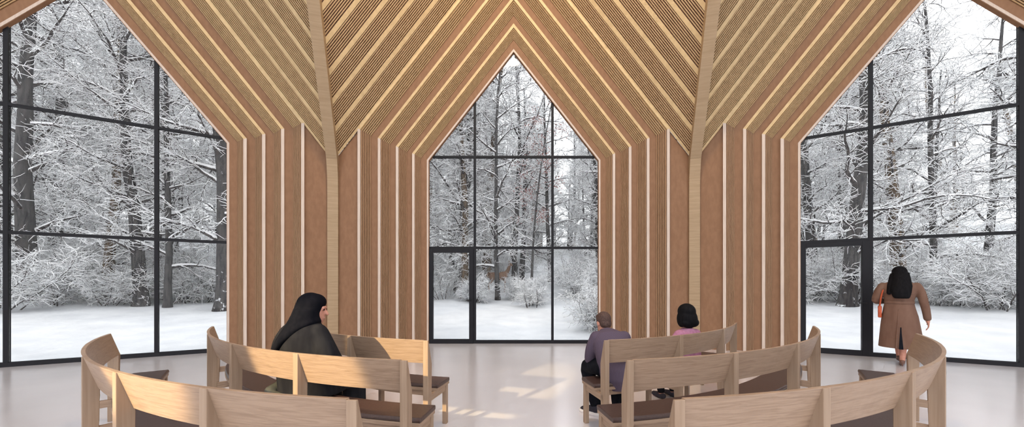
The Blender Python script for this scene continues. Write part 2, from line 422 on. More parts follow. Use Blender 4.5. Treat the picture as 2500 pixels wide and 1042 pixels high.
# ------------------------------------------------------------------ curved benches
BC = 6.39
def bench(R, side, a0, da, n, label):
    def at(rho, a, z):           # rho: inward from the back, a: degrees from the aisle axis
        r = R - rho; t = math.radians(a)
        return Vector((side * r * math.sin(t), BC - r * math.cos(t), z))
    a1 = a0 + da * n; mid = (a0 + a1) / 2
    base = at(.2, mid, 0); root = empty('curved_bench', base)
    tag(root, label, 'bench', 'curved church benches')
    inv = Vector(base)
    deg = lambda m: math.degrees(m / R)
    def P_(rho, a, z): return tuple(at(rho, a, z) - inv)
    TOP = .872
    # posts
    pw = deg(.048)
    for i in range(n + 1):
        a = a0 + da * i; mb = MB(); lo = a - pw / 2; hi = a + pw / 2
        if i == 0: lo, hi = a, a + pw
        if i == n: lo, hi = a - pw, a
        prof = [(0, 0), (.06, 0), (.075, .42), (.078, .655), (.014, TOP - .002), (0, TOP - .002)]
        mb.prism(prof, [lambda r, z, q=lo: P_(r, q, z), lambda r, z, q=hi: P_(r, q, z)])
        mb.build('post', M['oakv'], root, bevel=.003)
        # front leg below the seat
        lg = MB(); q0 = a0 + .3 * pw + (a1 - a0 - .6 * pw) * i / n
        lo, hi = q0 - pw * .5, q0 + pw * .5
        lg.prism([(.375, 0), (.42, 0), (.42, .385), (.375, .385)], [lambda r, z, q=lo: P_(r, q, z), lambda r, z, q=hi: P_(r, q, z)])
        lg.build('leg', M['oakv'], root, bevel=.003)
        sr = MB(); lo, hi = q0 - pw * .3, q0 + pw * .3
        for z0, z1 in ((.325, .385), (.15, .185)) if i in (0, n) else ((.325, .385),):
            if i in (0, n) and z0 < .2 and not (i == n): continue
            sr.prism([(.02, z0), (.40, z0), (.40, z1), (.02, z1)], [lambda r, z, q=lo: P_(r, q, z), lambda r, z, q=hi: P_(r, q, z)])
        sr.build('side_rail', M['oak'], root, bevel=.002)
    # back panels, leaning: top near the outside, bottom towards the seat
    for i in range(n):
        mb = MB(); fs = []
        lo, hi = a0 + da * i, a0 + da * (i + 1)
        lo += pw if i == 0 else 0
        hi -= pw if i == n - 1 else 0
        for t in np.linspace(lo, hi, 13): fs.append(lambda r, z, q=t: P_(r, q, z))
        mb.prism([(.004, TOP), (.068, .655), (.088, .66), (.026, TOP)], fs)
        mb.build('backrest_panel', M['oak'], root, bevel=.002)
    def arc(name, prof, mat, ext=0, bev=.003, ns=40):
        mb = MB(); mb.prism(prof, [lambda r, z, q=t: P_(r, q, z) for t in np.linspace(a0 - ext, a1 + ext, ns)])
        return mb.build(name, mat, root, bevel=bev)
    e = deg(.02)
    arc('seat_board', [(.150, .385), (.425, .385), (.425, .412), (.150, .412)], M['oak'], e)
    arc('front_rail', [(.385, .33), (.405, .33), (.405, .384), (.385, .384)], M['oak'], -pw * .4)
    arc('back_rail', [(.175, .33), (.195, .33), (.195, .384), (.175, .384)], M['oak'], -pw * .4)
    c = arc('seat_cushion', [(.156, .412), (.426, .412), (.430, .430), (.424, .447), (.160, .447), (.152, .430)], M['leather'], e * 1.2, .005, 40)
    c['label'] = 'dark brown leather seat cushion'
    return root
bench(3.47, -1, 12.4, 14.6, 3, 'curved oak bench in the front row left of the aisle, nearest the glass door')
bench(4.25, -1, 9.2, 12.0, 4, 'curved oak bench in the left second row, the black-veiled person sitting on it')
bench(5.00, -1, 7.5, 9.3, 5, 'curved oak bench nearest the camera on the left of the aisle')
bench(3.47, 1, 13.2, 14.6, 3, 'curved oak bench in the right front row, sweatered person at its aisle end')
bench(4.25, 1, 9.8, 12.0, 4, 'empty curved oak bench in the right second row, behind the seated child in pink')
bench(5.00, 1, 7.7, 9.3, 5, 'curved oak bench nearest the camera on the right of the aisle')

exec_people = True
# ------------------------------------------------------------------ people
def hand(mb, wrist, dirv, palm_n, side, curl=.5, s=1.0):
    """palm plus five separate bent fingers; dirv along the hand, palm_n out of the palm, side=+1 thumb on dirv x palm_n"""
    d = Vector(dirv).normalized(); pn = Vector(palm_n); pn = (pn - d * pn.dot(d)).normalized(); ac = d.cross(pn) * side
    w = Vector(wrist)
    R = Matrix((ac, pn, d)).transposed()
    mb.ell(w + d * .045 * s, (.040 * s, .016 * s, .052 * s), R, 14, 8)
    mb.tube([w - d * .02, w + d * .02], [.026 * s, .026 * s], 10, 1)
    for k, (off, ln) in enumerate(((.030, .072), (.010, .080), (-.011, .075), (-.030, .058))):
        p = w + d * .085 * s + ac * off * s; q = [p]
        ang = 0
        for t in range(3):
            ang += curl * (.5 + .12 * k)
            p = p + (d * math.cos(ang) + pn * math.sin(ang)) * ln * s / 2.7; q.append(p)
        mb.tube(q, [.0088 * s, .0085 * s, .0078 * s, .0068 * s], 8, 2)
    p = w + d * .028 * s + ac * .034 * s
    mb.tube([p, p + (d * .5 + ac * .8).normalized() * .035 * s, p + (d * .5 + ac * .8).normalized() * .035 * s + (d * .85 + ac * .3 + pn * .35).normalized() * .038 * s], [.013 * s, .010 * s, .008 * s], 8, 2)
def head(mb, c, yaw, pitch, s=1.0):
    """head centred at c looking along +y turned by yaw (left positive) and pitched down; face with brow, nose, lips, chin, ears"""
    R = Matrix.Rotation(yaw, 3, 'Z') @ Matrix.Rotation(-pitch, 3, 'X')
    c = Vector(c); L = lambda x, y, z: c + R @ Vector((x * s, y * s, z * s))
    mb.ell(L(0, -.012, .022), (.076 * s, .096 * s, .098 * s), R)                 # skull
    mb.ell(L(0, .030, -.040), (.058 * s, .062 * s, .078 * s), R)                 # face
    mb.ell(L(0, .066, -.096), (.026 * s, .022 * s, .020 * s), R, 12, 8)          # chin
    mb.tube([L(0, .086, .012), L(0, .100, -.014), L(0, .112, -.034)], [.009 * s, .011 * s, .014 * s], 10, 2)
    mb.ell(L(0, .088, .022), (.046 * s, .012 * s, .010 * s), R, 12, 8)           # brow
    mb.ell(L(0, .090, -.062), (.024 * s, .010 * s, .007 * s), R, 12, 8)
    mb.ell(L(0, .088, -.074), (.021 * s, .010 * s, .008 * s), R, 12, 8)
    for e in (-1, 1):
        mb.ell(L(e * .078, -.008, -.010), (.010 * s, .020 * s, .032 * s), R, 10, 8)
        mb.ell(L(e * .031, .080, .004), (.014 * s, .010 * s, .008 * s), R, 10, 8)
    return L, R
def eyes(L, parent, s=1.0):
    for e in (-1, 1):
        m = MB(); m.ell(L(e * .031, .0885, .004), (.010 * s, .006 * s, .006 * s), None, 10, 8); m.build('eye', M['hairblack'], parent, True)
V = Vector
# --- veiled person on the left second bench (local +y is the way the body faces)
def nun():
    a = math.radians(25.5); r = 4.25 - .295
    root = empty('person', (-r * math.sin(a), BC - r * math.cos(a), 0), -math.radians(14))
    tag(root, 'person in a black veil and charcoal robe seated on the left bench, face turned right', 'person')
    b = MB(); hc = V((.035, .045, 1.155)); yaw = -math.radians(62)
    L, R = head(b, hc, yaw, math.radians(6))
    b.tube([(0, -.02, .56), (0, -.02, .80), (0, -.01, .96), (0, .0, 1.0), (.02, .02, 1.10)], [.13, .14, .13, .062, .055], 16)
    for e in (-1, 1):
        b.tube([(e * .09, 0, .53), (e * .11, .36, .51), (e * .11, .39, .30), (e * .11, .36, .07)], [.085, .062, .052, .036], 12)
        b.tube([(e * .11, .36, .055), (e * .11, .43, .035), (e * .11, .50, .025)], [.036, .034, .026], 10)
        b.tube([(e * .17, -.01, .95), (e * .23, .04, .74), (e * .13, .25, .62)], [.055, .044, .03], 12)
        hand(b, (e * .13, .25, .62), (-e * .5, .8, -.25), (0, -.2, -1), -e, .5)
    b.remesh('body', M['skin'], root, .008, 4)
    eyes(L, root)
    # robe: wide cape-like sleeves falling to the lap
    g = MB()
    g.loft([((0, .06, .46), (.25, 0, 0), (0, .22, 0)), ((0, .05, .52), (.245, 0, 0), (0, .21, 0)), ((0, .0, .64), (.225, 0, 0), (0, .175, 0)), ((0, -.02, .78), (.215, 0, 0), (0, .160, 0)),
            ((0, -.02, .88), (.210, 0, 0), (0, .150, 0)), ((.005, -.018, .96), (.195, 0, 0), (0, .135, 0)), ((.01, -.01, 1.015), (.15, 0, 0), (0, .115, 0)), ((.012, .0, 1.05), (.10, 0, 0), (0, .095, 0)), ((.02, .015, 1.085), (.078, 0, 0), (0, .078, 0))], 32)
    for e in (-1, 1):
        g.tube([(e * .13, -.01, .965), (e * .19, -.015, .86), (e * .235, .03, .71), (e * .19, .18, .63), (e * .14, .25, .61)], [.082, .09, .095, .09, .06], 14)
        g.tube([(e * .10, 0, .53), (e * .13, .37, .52), (e * .13, .42, .35), (e * .13, .40, .12)], [.12, .10, .10, .11], 14)
    g.loft([((0, .12, .455), (.24, 0, 0), (0, .28, 0)), ((0, .12, .56), (.21, 0, 0), (0, .26, 0))], 24)
    g.remesh('robe', M['robe'], root, .011, 5)
    sk = MB()
    sk.tube([(-.27, -.075, .475), (-.14, -.13, .472), (0, -.14, .47), (.16, -.12, .47)], [.03, .05, .05, .035], 12, 3, .8)
    sk.tube([(-.24, -.10, .50), (-.23, .04, .52)], [.045, .06], 12, 2)
    sk.remesh('skirt_tail', M['robelining'], root, .009, 6)['label'] = 'grey green skirt fabric spread on the seat'
    # veil: hood set back from the face, falling in one slope over the left shoulder
    v = MB()
    v.ell(L(0, -.022, .030), (.099, .108, .106), R)
    v.ell(L(0, -.040, -.035), (.101, .092, .115), R)
    v.ell(L(0, .012, .060), (.084, .082, .070), R)
    v.tube([tuple(L(0, -.035, .02)), tuple(L(0, -.045, -.08)), (.01, -.02, 1.045)], [.098, .104, .115], 18)
    v.loft([((.012, .012, 1.16), (.100, 0, 0), (0, .100, 0)), ((.004, .0, 1.09), (.112, 0, .0), (0, .108, 0)), ((-.012, -.012, 1.03), (.140, 0, .03), (0, .132, 0)), ((-.045, -.02, .965), (.165, 0, .075), (0, .155, 0)), ((-.080, -.02, .895), (.160, 0, .105), (0, .172, 0)), ((-.120, -.015, .83), (.138, 0, .12), (0, .175, 0)), ((-.165, -.01, .76), (.105, 0, .11), (0, .16, 0)), ((-.20, -.005, .70), (.07, 0, .08), (0, .13, 0))], 30)
    v.remesh('veil', M['nunblack'], root, .009, 5)
    return root
nun()
# --- person in the knitted sweater, leaning forward on the aisle end of the right front bench
def man():
    root = empty('person', (.985, 3.37, 0), 0)
    tag(root, 'person with short brown hair in a purple grey knitted sweater, leaning forward on the bench', 'person')
    b = MB(); hc = V((-.035, .285, .955)); L, R = head(b, hc, math.radians(14), math.radians(16), .90)
    kneeL, kneeR = V((-.175, .365, .475)), V((.13, .37, .475))
    footL, footR = V((-.125, .245, .06)), V((.105, .25, .06))
    b.tube([(0, -.02, .55), (0, .05, .70), (0, .16, .82), (-.01, .20, .84), (-.03, .265, .92)], [.11, .115, .085, .055, .05], 16)
    b.tube([(-.09, 0, .54), kneeL, V((-.155, .345, .30)), footL], [.085, .058, .052, .034], 12)
    b.tube([(.09, 0, .54), kneeR, V((.12, .34, .30)), footR], [.085, .058, .052, .034], 12)
    elL, elR = V((-.185, .235, .585)), V((.18, .25, .585))
    wrL, wrR = V((-.09, .43, .56)), V((.05, .44, .56))
    b.tube([(-.125, .17, .80), elL, wrL], [.042, .036, .026], 12); b.tube([(.125, .17, .80), elR, wrR], [.042, .036, .026], 12)
    hand(b, wrL, (.6, .75, -.25), (.5, -.5, -.4), 1, .6, .95); hand(b, wrR, (-.6, .75, -.25), (-.5, -.5, -.4), -1, .6, .95)
    b.remesh('body', M['skin'], root, .007, 3)
    eyes(L, root, .9)
    t = MB()
    t.ell((0, 0, .535), (.17, .16, .095))
    t.tube([(-.09, 0, .545), V(kneeL) + V((0, 0, .005)), V((-.155, .345, .30)), V(footL) + V((0, .01, .05))], [.098, .082, .072, .058], 14)
    t.tube([(.09, 0, .545), V(kneeR) + V((0, 0, .005)), V((.12, .34, .30)), V(footR) + V((0, .01, .05))], [.098, .082, .072, .058], 14)
    t.remesh('trousers', M['trousers'], root, .009, 6)
    k = MB()
    k.loft([((.02, -.075, .36), (.135, 0, 0), (0, .085, .0)), ((.02, -.07, .46), (.172, 0, 0), (0, .125, 0)), ((.01, -.03, .56), (.178, 0, 0), (0, .15, .0)), ((.0, .03, .68), (.182, 0, 0), (0, .135, -.05)), ((0, .09, .77), (.188, 0, 0), (0, .115, -.06)),
            ((0, .15, .835), (.170, 0, 0), (0, .09, -.06)), ((-.01, .205, .872), (.10, 0, 0), (0, .06, -.04)), ((-.02, .23, .89), (.063, 0, 0), (0, .045, -.03))], 30)
    k.tube([(-.135, .15, .822), (-.182, .17, .70), elL, (-.15, .33, .58), wrL], [.072, .066, .060, .05, .036], 14)
    k.tube([(.135, .15, .822), (.178, .18, .70), elR, (.13, .34, .58), wrR], [.072, .066, .060, .05, .036], 14)
    k.remesh('sweater', M['knit'], root, .009, 6)
    h = MB()
    h.ell(L(0, -.018, .040), (.083 * .9, .101 * .9, .093 * .9), R); h.ell(L(0, -.052, -.012), (.072 * .9, .058 * .9, .072 * .9), R)
    h.ell(L(0, .035, .085), (.066 * .9, .06 * .9, .036 * .9), R)
    h.remesh('hair', M['hairbrown'], root, .007, 4)
    for f, rz in ((footL, .95), (footR, -.1)):
        f = V(f); Rz = Matrix.Rotation(rz, 3, 'Z')
        so = MB(); so.loft([(f + Rz @ V((0, .045, -.060)), Rz @ V((.043, 0, 0)), Rz @ V((0, .135, 0))), (f + Rz @ V((0, .045, -.046)), Rz @ V((.047, 0, 0)), Rz @ V((0, .140, 0))), (f + Rz @ V((0, .045, -.026)), Rz @ V((.045, 0, 0)), Rz @ V((0, .137, 0)))], 28, 2.6)
        sh = so.build('shoe', M['sole'], root, True); sh['label'] = 'white rubber sole'
        up = MB(); up.tube([f + V((0, .0, .035)), f + V((0, -.005, -.01))], [.045, .047], 14, 1); up.tube([f + Rz @ V((0, -.03, -.010)), f + Rz @ V((0, .05, -.012)), f + Rz @ V((0, .12, -.022)), f + Rz @ V((0, .15, -.026))], [.046, .043, .036, .026], 14)
        up.remesh('shoe_upper', M['shoe'], sh, .007, 4)['label'] = 'dark canvas shoe upper'
man()
# --- child in pink on the right front bench
def girl():
    a = math.radians(38); r = 3.47 - .29
    root = empty('person', (r * math.sin(a), BC - r * math.cos(a), 0), math.radians(20))
    tag(root, 'child with a black bob haircut in a pink short-sleeved top, seated on the right bench', 'person')
    s = .88; b = MB(); hc = V((0, .03, 1.02)); L, R = head(b, hc, -math.radians(4), math.radians(4), s)
    b.tube([(0, -.01, .53), (0, -.01, .70), (0, 0, .82), (0, .005, .86), (0, .015, .96)], [.085, .09, .07, .042, .04], 16)
    for e in (-1, 1):
        b.tube([(e * .07, 0, .51), (e * .09, .33, .48), (e * .09, .35, .28), (e * .09, .30, .06)], [.07, .052, .045, .03], 12)
        b.tube([(e * .09, .30, .05), (e * .09, .36, .03), (e * .09, .43, .022)], [.03, .028, .022], 10)
        b.tube([(e * .12, 0, .79), (e * .185, .02, .66), (e * .10, .22, .56)], [.036, .034, .024], 12)
        hand(b, (e * .10, .22, .56), (-e * .3, .9, -.3), (0, -.2, -1), -e, .4, .82)
    b.remesh('body', M['skin'], root, .007, 3)
    eyes(L, root, s)
    p = MB()
    p.loft([((0, .0, .44), (.15, 0, 0), (0, .12, 0)), ((0, -.01, .55), (.145, 0, 0), (0, .115, 0)), ((0, -.01, .68), (.14, 0, 0), (0, .11, 0)), ((0, -.005, .79), (.145, 0, 0), (0, .10, 0)), ((0, 0, .84), (.115, 0, 0), (0, .08, 0)), ((0, .005, .875), (.055, 0, 0), (0, .055, 0))], 26)
    for e in (-1, 1): p.tube([(e * .115, 0, .805), (e * .155, .005, .76), (e * .17, .01, .72)], [.058, .056, .05], 12)
    p.remesh('top', M['pink'], root, .008, 5)
    t = MB(); t.ell((0, 0, .50), (.14, .13, .075))
    for e in (-1, 1): t.tube([(e * .07, 0, .51), (e * .09, .33, .485), (e * .09, .35, .28), (e * .09, .305, .09)], [.078, .062, .054, .042], 12)
    t.remesh('trousers', M['trousers'], root, .009, 5)
    for e in (-1, 1):
        sh = MB(); sh.tube([(e * .09, .275, .036), (e * .09, .34, .036), (e * .09, .43, .03)], [.036, .036, .028], 12); sh.remesh('shoe', M['shoe'], root, .008, 3)
    h = MB()
    h.ell(L(0, -.022, .042), (.104 * s, .115 * s, .105 * s), R); h.ell(L(0, -.05, -.05), (.118 * s, .088 * s, .125 * s), R)
    for e in (-1, 1): h.ell(L(e * .083, -.015, -.055), (.038 * s, .07 * s, .105 * s), R)
    h.ell(L(.055, -.06, -.10), (.08 * s, .062 * s, .06 * s), R); h.ell(L(-.04, -.06, -.10), (.08 * s, .062 * s, .06 * s), R)
    h.remesh('hair', M['hairblack'], root, .008, 6)
girl()
# --- person in the trench coat walking towards the right window
def walker():
    px, py = 6.53, 5.85; rz = -math.radians(46)
    root = empty('person', (px, py, 0), rz)
    tag(root, 'person in a belted tan trench coat with long black hair walking towards the right window', 'person')
    b = MB(); hc = V((0, .03, 1.545)); L, R = head(b, hc, math.radians(16), math.radians(8), 1.0)
    b.tube([(0, 0, .90), (0, -.01, 1.10), (0, -.01, 1.32), (0, 0, 1.385), (0, .015, 1.48)], [.13, .11, .125, .055, .05], 16)
    b.tube([(.075, 0, .92), (.055, .0, .50), (.035, -.03, .09)], [.088, .055, .034], 12, 4)
    b.tube([(-.065, 0, .92), (-.02, .24, .54), (.01, .30, .12)], [.088, .055, .034], 12, 4)
    b.tube([(.035, -.03, .085), (.037, .04, .05), (.04, .12, .025)], [.034, .032, .024], 10)
    b.tube([(.01, .30, .115), (.01, .38, .08), (.01, .45, .05)], [.034, .032, .024], 10)
    elR, wrR = V((.272, -.01, 1.07)), V((.315, .04, .78))
    elL, wrL = V((-.265, .03, 1.10)), V((-.16, .21, 1.08))
    b.tube([(.165, 0, 1.33), (.225, 0, 1.22), elR, wrR], [.038, .036, .034, .026], 12); b.tube([(-.165, 0, 1.33), (-.225, 0, 1.22), elL, wrL], [.038, .036, .034, .026], 12)
    hand(b, wrR, (.12, .12, -1), (-1, 0, -.1), 1, .35); hand(b, wrL, (.5, .6, .55), (.2, -.5, .6), 1, .7)
    b.remesh('body', M['skin'], root, .008, 3)
    eyes(L, root)
    c = MB()
    c.loft([((.02, .045, .30), (.265, 0, 0), (0, .22, 0)), ((.018, .04, .48), (.250, 0, 0), (0, .205, 0)), ((.012, .025, .66), (.232, 0, 0), (0, .188, 0)), ((.008, .01, .84), (.210, 0, 0), (0, .168, 0)), ((0, 0, .98), (.185, 0, 0), (0, .145, 0)), ((0, -.005, 1.07), (.168, 0, 0), (0, .124, 0)),
            ((0, -.005, 1.18), (.186, 0, 0), (0, .132, 0)), ((0, -.008, 1.29), (.205, 0, 0), (0, .128, 0)), ((0, -.005, 1.36), (.205, 0, 0), (0, .112, 0)), ((0, .0, 1.405), (.150, 0, 0), (0, .095, 0)), ((0, .01, 1.445), (.075, 0, 0), (0, .075, 0))], 36)
    c.tube([(.190, 0, 1.345), (.238, -.005, 1.24), elR, (.295, .02, .95), (.312, .04, .81)], [.064, .058, .054, .05, .046], 14)
    c.tube([(-.185, 0, 1.345), (-.235, 0, 1.24), elL, (-.22, .12, 1.085), wrL], [.066, .064, .062, .056, .046], 14)
    coat = c.remesh('coat', M['coat'], root, .009, 5)
    bl = MB(); bl.loft([((0, -.005, 1.045), (.171, 0, 0), (0, .133, 0)), ((0, -.005, 1.05), (.176, 0, 0), (0, .138, 0)), ((0, -.005, 1.092), (.176, 0, 0), (0, .138, 0)), ((0, -.005, 1.097), (.171, 0, 0), (0, .133, 0))], 36); bl.build('belt', M['coat'], root, True)
    yk = MB(); yk.loft([((0, -.045, 1.200), (.165, 0, 0), (0, .100, 0)), ((0, -.045, 1.207), (.172, 0, 0), (0, .106, 0)), ((0, -.04, 1.33), (.155, 0, 0), (0, .095, 0)), ((0, -.03, 1.37), (.11, 0, 0), (0, .08, 0))], 30); yk.build('back_yoke', M['coat'], root, True)
    vt = MB(); vt.prism([(-.022, .295), (.030, .295), (.012, .55), (.004, .80), (.0, .80), (-.010, .55)], [lambda u, z: (u + .012, -.12, z), lambda u, z: (u + .012, -.185 + (z - .295) * .062 + .0, z)])
    vt.build('coat_vent', M['trousers'], root)['label'] = 'dark open vent in the back of the coat'
    pl = MB(); pl.tube([(-.012, -.146, .95), (-.022, -.160, .70), (-.034, -.172, .48), (-.04, -.178, .31)], [.006, .009, .010, .011], 8); pl.build('coat_pleat', M['coat'], root, True)
    h = MB()
    h.ell(L(0, -.025, .040), (.092, .108, .098), R); h.ell(L(0, -.05, -.02), (.092, .085, .10), R)
    h.loft([(L(0, -.06, .02), (.10, 0, 0), (0, .085, 0)), (L(-.005, -.085, -.12), (.112, 0, 0), (0, .085, 0)), (L(-.02, -.115, -.22), (.125, 0, 0), (0, .075, 0)), (L(-.035, -.135, -.33), (.118, 0, 0), (0, .06, 0)), (L(-.035, -.14, -.405), (.098, 0, 0), (0, .045, 0)), (L(-.03, -.135, -.43), (.08, 0, 0), (0, .03, 0))], 26)
    h.tube([tuple(L(-.085, -.03, -.02)), tuple(L(-.12, -.05, -.2)), tuple(L(-.15, -.06, -.33))], [.04, .05, .035], 12)
    h.remesh('hair', M['hairblack'], root, .008, 5)
    for f, z in ((V((.035, -.03, 0)), 0), (V((.01, .30, .028)), .02)):
        s_ = MB(); s_.tube([f + V((0, -.02, .075)), f + V((0, .05, .042)), f + V((0, .15, .016))], [.036, .036, .028], 12); s_.tube([f + V((0, -.035, .07)), f + V((0, -.045, .03)), f + V((0, -.045, .012))], [.014, .010, .009], 8)
        s_.remesh('shoe', M['heel'], root, .006, 3)['label'] = 'brown heeled shoe'
    # bag under the left arm is a thing of its own
    bg = empty('shoulder_bag', root.matrix_basis @ V((-.225, -.035, .80)), rz)
    bg.location = Matrix.Translation((px, py, 0)) @ Matrix.Rotation(rz, 4, 'Z') @ V((-.225, .035, .80))
    tag(bg, 'orange red shoulder bag hanging under the left arm of the trench-coated person', 'bag')
    m = MB(); m.prism([(-.10, .0), (.10, 0), (.115, .10), (.10, .20), (-.10, .20), (-.115, .10)], [lambda u, z: (-.022, u, z), lambda u, z: (-.032, u * .94, z * .94 + .006), lambda u, z: (.022, u, z)][:1] + [lambda u, z: (.025, u, z)])
    m.build('bag_body', M['bag'], bg, bevel=.012)
    st = MB(); st.tube([(0, -.085, .19), (.012, -.10, .33), (.03, -.10, .44), (.05, -.075, .53), (.05, .0, .575), (.05, .07, .52), (.02, .085, .35), (0, .08, .19)], [.013] * 8, 8, 3, .5)
    st.build('strap', M['bag'], bg, True)
walker()

# ------------------------------------------------------------------ deer among the trees
def zat(px, depth): return ((px - 1254) / F * depth, depth)
def deer():
    dx, dy = zat(1216, 19.0); z0 = gz(dx, dy)
    root = empty('deer', (dx, dy, z0), 0)
    tag(root, 'red-brown deer standing half hidden behind a slim dark trunk in the snowy thicket', 'deer')
    b = MB(); X = lambda x, y, z: V((x, y, z))
    b.loft([(X(-.56, 0, 1.02), X(0, .06, 0), X(0, 0, .07)), (X(-.50, 0, .98), X(0, .15, 0), X(0, 0, .17)), (X(-.25, 0, .95), X(0, .17, 0), X(0, 0, .20)), (X(.05, 0, .93), X(0, .175, 0), X(0, 0, .22)), (X(.30, 0, .95), X(0, .165, 0), X(0, 0, .25)), (X(.46, 0, 1.0), X(0, .12, 0), X(0, 0, .19)), (X(.54, 0, 1.04), X(0, .07, 0), X(0, 0, .10))], 20)
    b.tube([(.42, 0, 1.06), (.55, 0, 1.28), (.63, -.01, 1.50)], [.13, .095, .075], 14)
    b.ell((.67, -.03, 1.58), (.10, .075, .085)); b.tube([(.70, -.05, 1.58), (.76, -.15, 1.53), (.79, -.22, 1.50)], [.065, .045, .033], 12)
    for e in (-1, 1):
        b.tube([(.36, e * .09, .90), (.38, e * .10, .62), (.37, e * .10, .45), (.36, e * .10, .05)], [.085, .05, .035, .024], 10)
        b.tube([(-.40, e * .10, .95), (-.34, e * .11, .66), (-.52, e * .11, .46), (-.47, e * .11, .05)], [.12, .075, .036, .024], 10)
        b.tube([(.64, e * .06 - .02, 1.64), (.61, e * .14 - .02, 1.73), (.60, e * .19 - .02, 1.79)], [.022, .036, .012], 8, 2, .5)
    b.tube([(-.56, 0, 1.08), (-.62, 0, 1.0), (-.63, 0, .93)], [.03, .035, .015], 8)
    b.remesh('body', M['deer'], root, .016, 4)
    n = MB(); n.ell((.80, -.235, 1.50), (.022, .02, .018)); n.build('nose', M['deerdark'], root, True)
    r = MB(); r.ell((-.575, 0, .95), (.04, .09, .12)); r.build('rump_patch', M['deerpale'], root, True)
    e_ = MB(); e_.ell((.67, -.115, 1.595), (.014, .014, .014)); e_.build('eye', M['deerdark'], root, True)
deer()

# ------------------------------------------------------------------ snowy trees
class Wood:
    """collects branch chains; tubes are made with numpy"""
    def __init__(s): s.ch = []
    def build(s, name, mat, parent, sides_by_level, sel, off=(0, 1), rmul=(1, 0)):
        V_, F_ = [], []; base = 0
        for pts, rad, lv in s.ch:
            if not sel(lv): continue
            n = sides_by_level[lv]; p = np.array(pts); r = np.array(rad)
            t = np.gradient(p, axis=0); t /= np.linalg.norm(t, axis=1)[:, None] + 1e-9
            ref = np.array([0.0, 0, 1]) if abs(t[0, 2]) < .8 else np.array([1.0, 0, 0])
            a = np.cross(t, ref); a /= np.linalg.norm(a, axis=1)[:, None] + 1e-9; b = np.cross(t, a)
            if off[0]:
                hz = np.sqrt(np.clip(1 - t[:, 2] ** 2, 0, 1)); p = p + np.array([0, 0, 1.0]) * (r * off[1] * hz + .004)[:, None]
                r = (r * rmul[0] + rmul[1]) * (.25 + .75 * hz); r[-1] *= .6
            k = len(p); th = np.arange(n) * 2 * PI / n + .4
            q = p[:, None, :] + a[:, None, :] * (np.cos(th)[None, :, None] * r[:, None, None]) + b[:, None, :] * (np.sin(th)[None, :, None] * r[:, None, None])
            V_.append(q.reshape(-1, 3))
            i = np.arange(k - 1)[:, None] * n; j = np.arange(n)[None, :]; j2 = (j + 1) % n
            F_.append(np.stack([i + j, i + j2, i + n + j2, i + n + j], -1).reshape(-1, 4) + base); base += k * n
        v = np.concatenate(V_); f = np.concatenate(F_)
        me = bpy.data.meshes.new(name); me.vertices.add(len(v)); me.vertices.foreach_set('co', v.astype(np.float32).ravel())
        me.loops.add(f.size); me.loops.foreach_set('vertex_index', f.ravel().astype(np.int32))
        me.polygons.add(len(f)); me.polygons.foreach_set('loop_start', (np.arange(len(f)) * 4).astype(np.int32)); me.polygons.foreach_set('loop_total', np.full(len(f), 4, np.int32))
        me.update(); me.validate()
        return link(name, me, mat, parent, True)
def grow(w, rng, pos, d, length, r0, lv, spec):
    maxlv = spec['maxlv']; st = spec['step'][lv]; n = max(2, int(length / st)); pts = [pos.copy()]; rad = [r0]
    p = pos.copy(); d = d / np.linalg.norm(d); dirs = [d]
    for i in range(n):
        d = d + rng.normal(0, spec['wig'][lv], 3) + np.array([0, 0, spec['grav'][lv]]); d = d / np.linalg.norm(d)
        p = p + d * (length / n); pts.append(p.copy()); dirs.append(d)
        rad.append(max(r0 * (1 - (i + 1) / n * spec['taper'][lv]), spec['rmin']))
    if lv == 0 and r0 > .05: rad[0] *= 1.55; rad[1] *= 1.12
    w.ch.append((pts, rad, lv))
    if lv >= maxlv: return
    cnt = int(spec['n'][lv] * (1 if lv == 0 else (.5 + length / spec['ref'][lv] * .5)))
    ph = rng.uniform(0, 2 * PI)
    for c in range(cnt):
        t = spec['start'][lv] + (1 - spec['start'][lv]) * (c + rng.uniform(0, 1)) / cnt
        x = t * n; i = min(int(x), n - 1); fr = x - i
        q = pts[i] * (1 - fr) + pts[i + 1] * fr; dd = dirs[i + 1]
        ph += 2.4 + rng.normal(0, .4)
        a = np.cross(dd, [.3, .2, .9] if abs(dd[2]) < .9 else [1, 0, 0]); a /= np.linalg.norm(a); b = np.cross(dd, a)
        sp = spec['ang'][lv] + rng.normal(0, .18)
        nd = dd * math.cos(sp) + (a * math.cos(ph) + b * math.sin(ph)) * math.sin(sp)
        ln = spec['len'][lv] * rng.uniform(.55, 1.25) * (1 - spec['fall'][lv] * t)
        rr = min(rad[i] * .6, spec['rad'][lv] * rng.uniform(.7, 1.2))
        grow(w, rng, q, nd, ln, rr, lv + 1, spec)
TREE = dict(maxlv=3, step=[.6, .30, .16, .115], wig=[.022, .16, .26, .34], grav=[.01, .015, -.02, -.03], taper=[.78, .85, .85, .8], rmin=.0045,
            n=[34, 13, 11, 0], ref=[1, 2.6, 1.1, 1], start=[.12, .12, .12, 0], ang=[1.05, .85, .85, .8], len=[3.3, 1.25, .58, 0], fall=[.45, .35, .3, 0], rad=[.062, .020, .010, .0075])
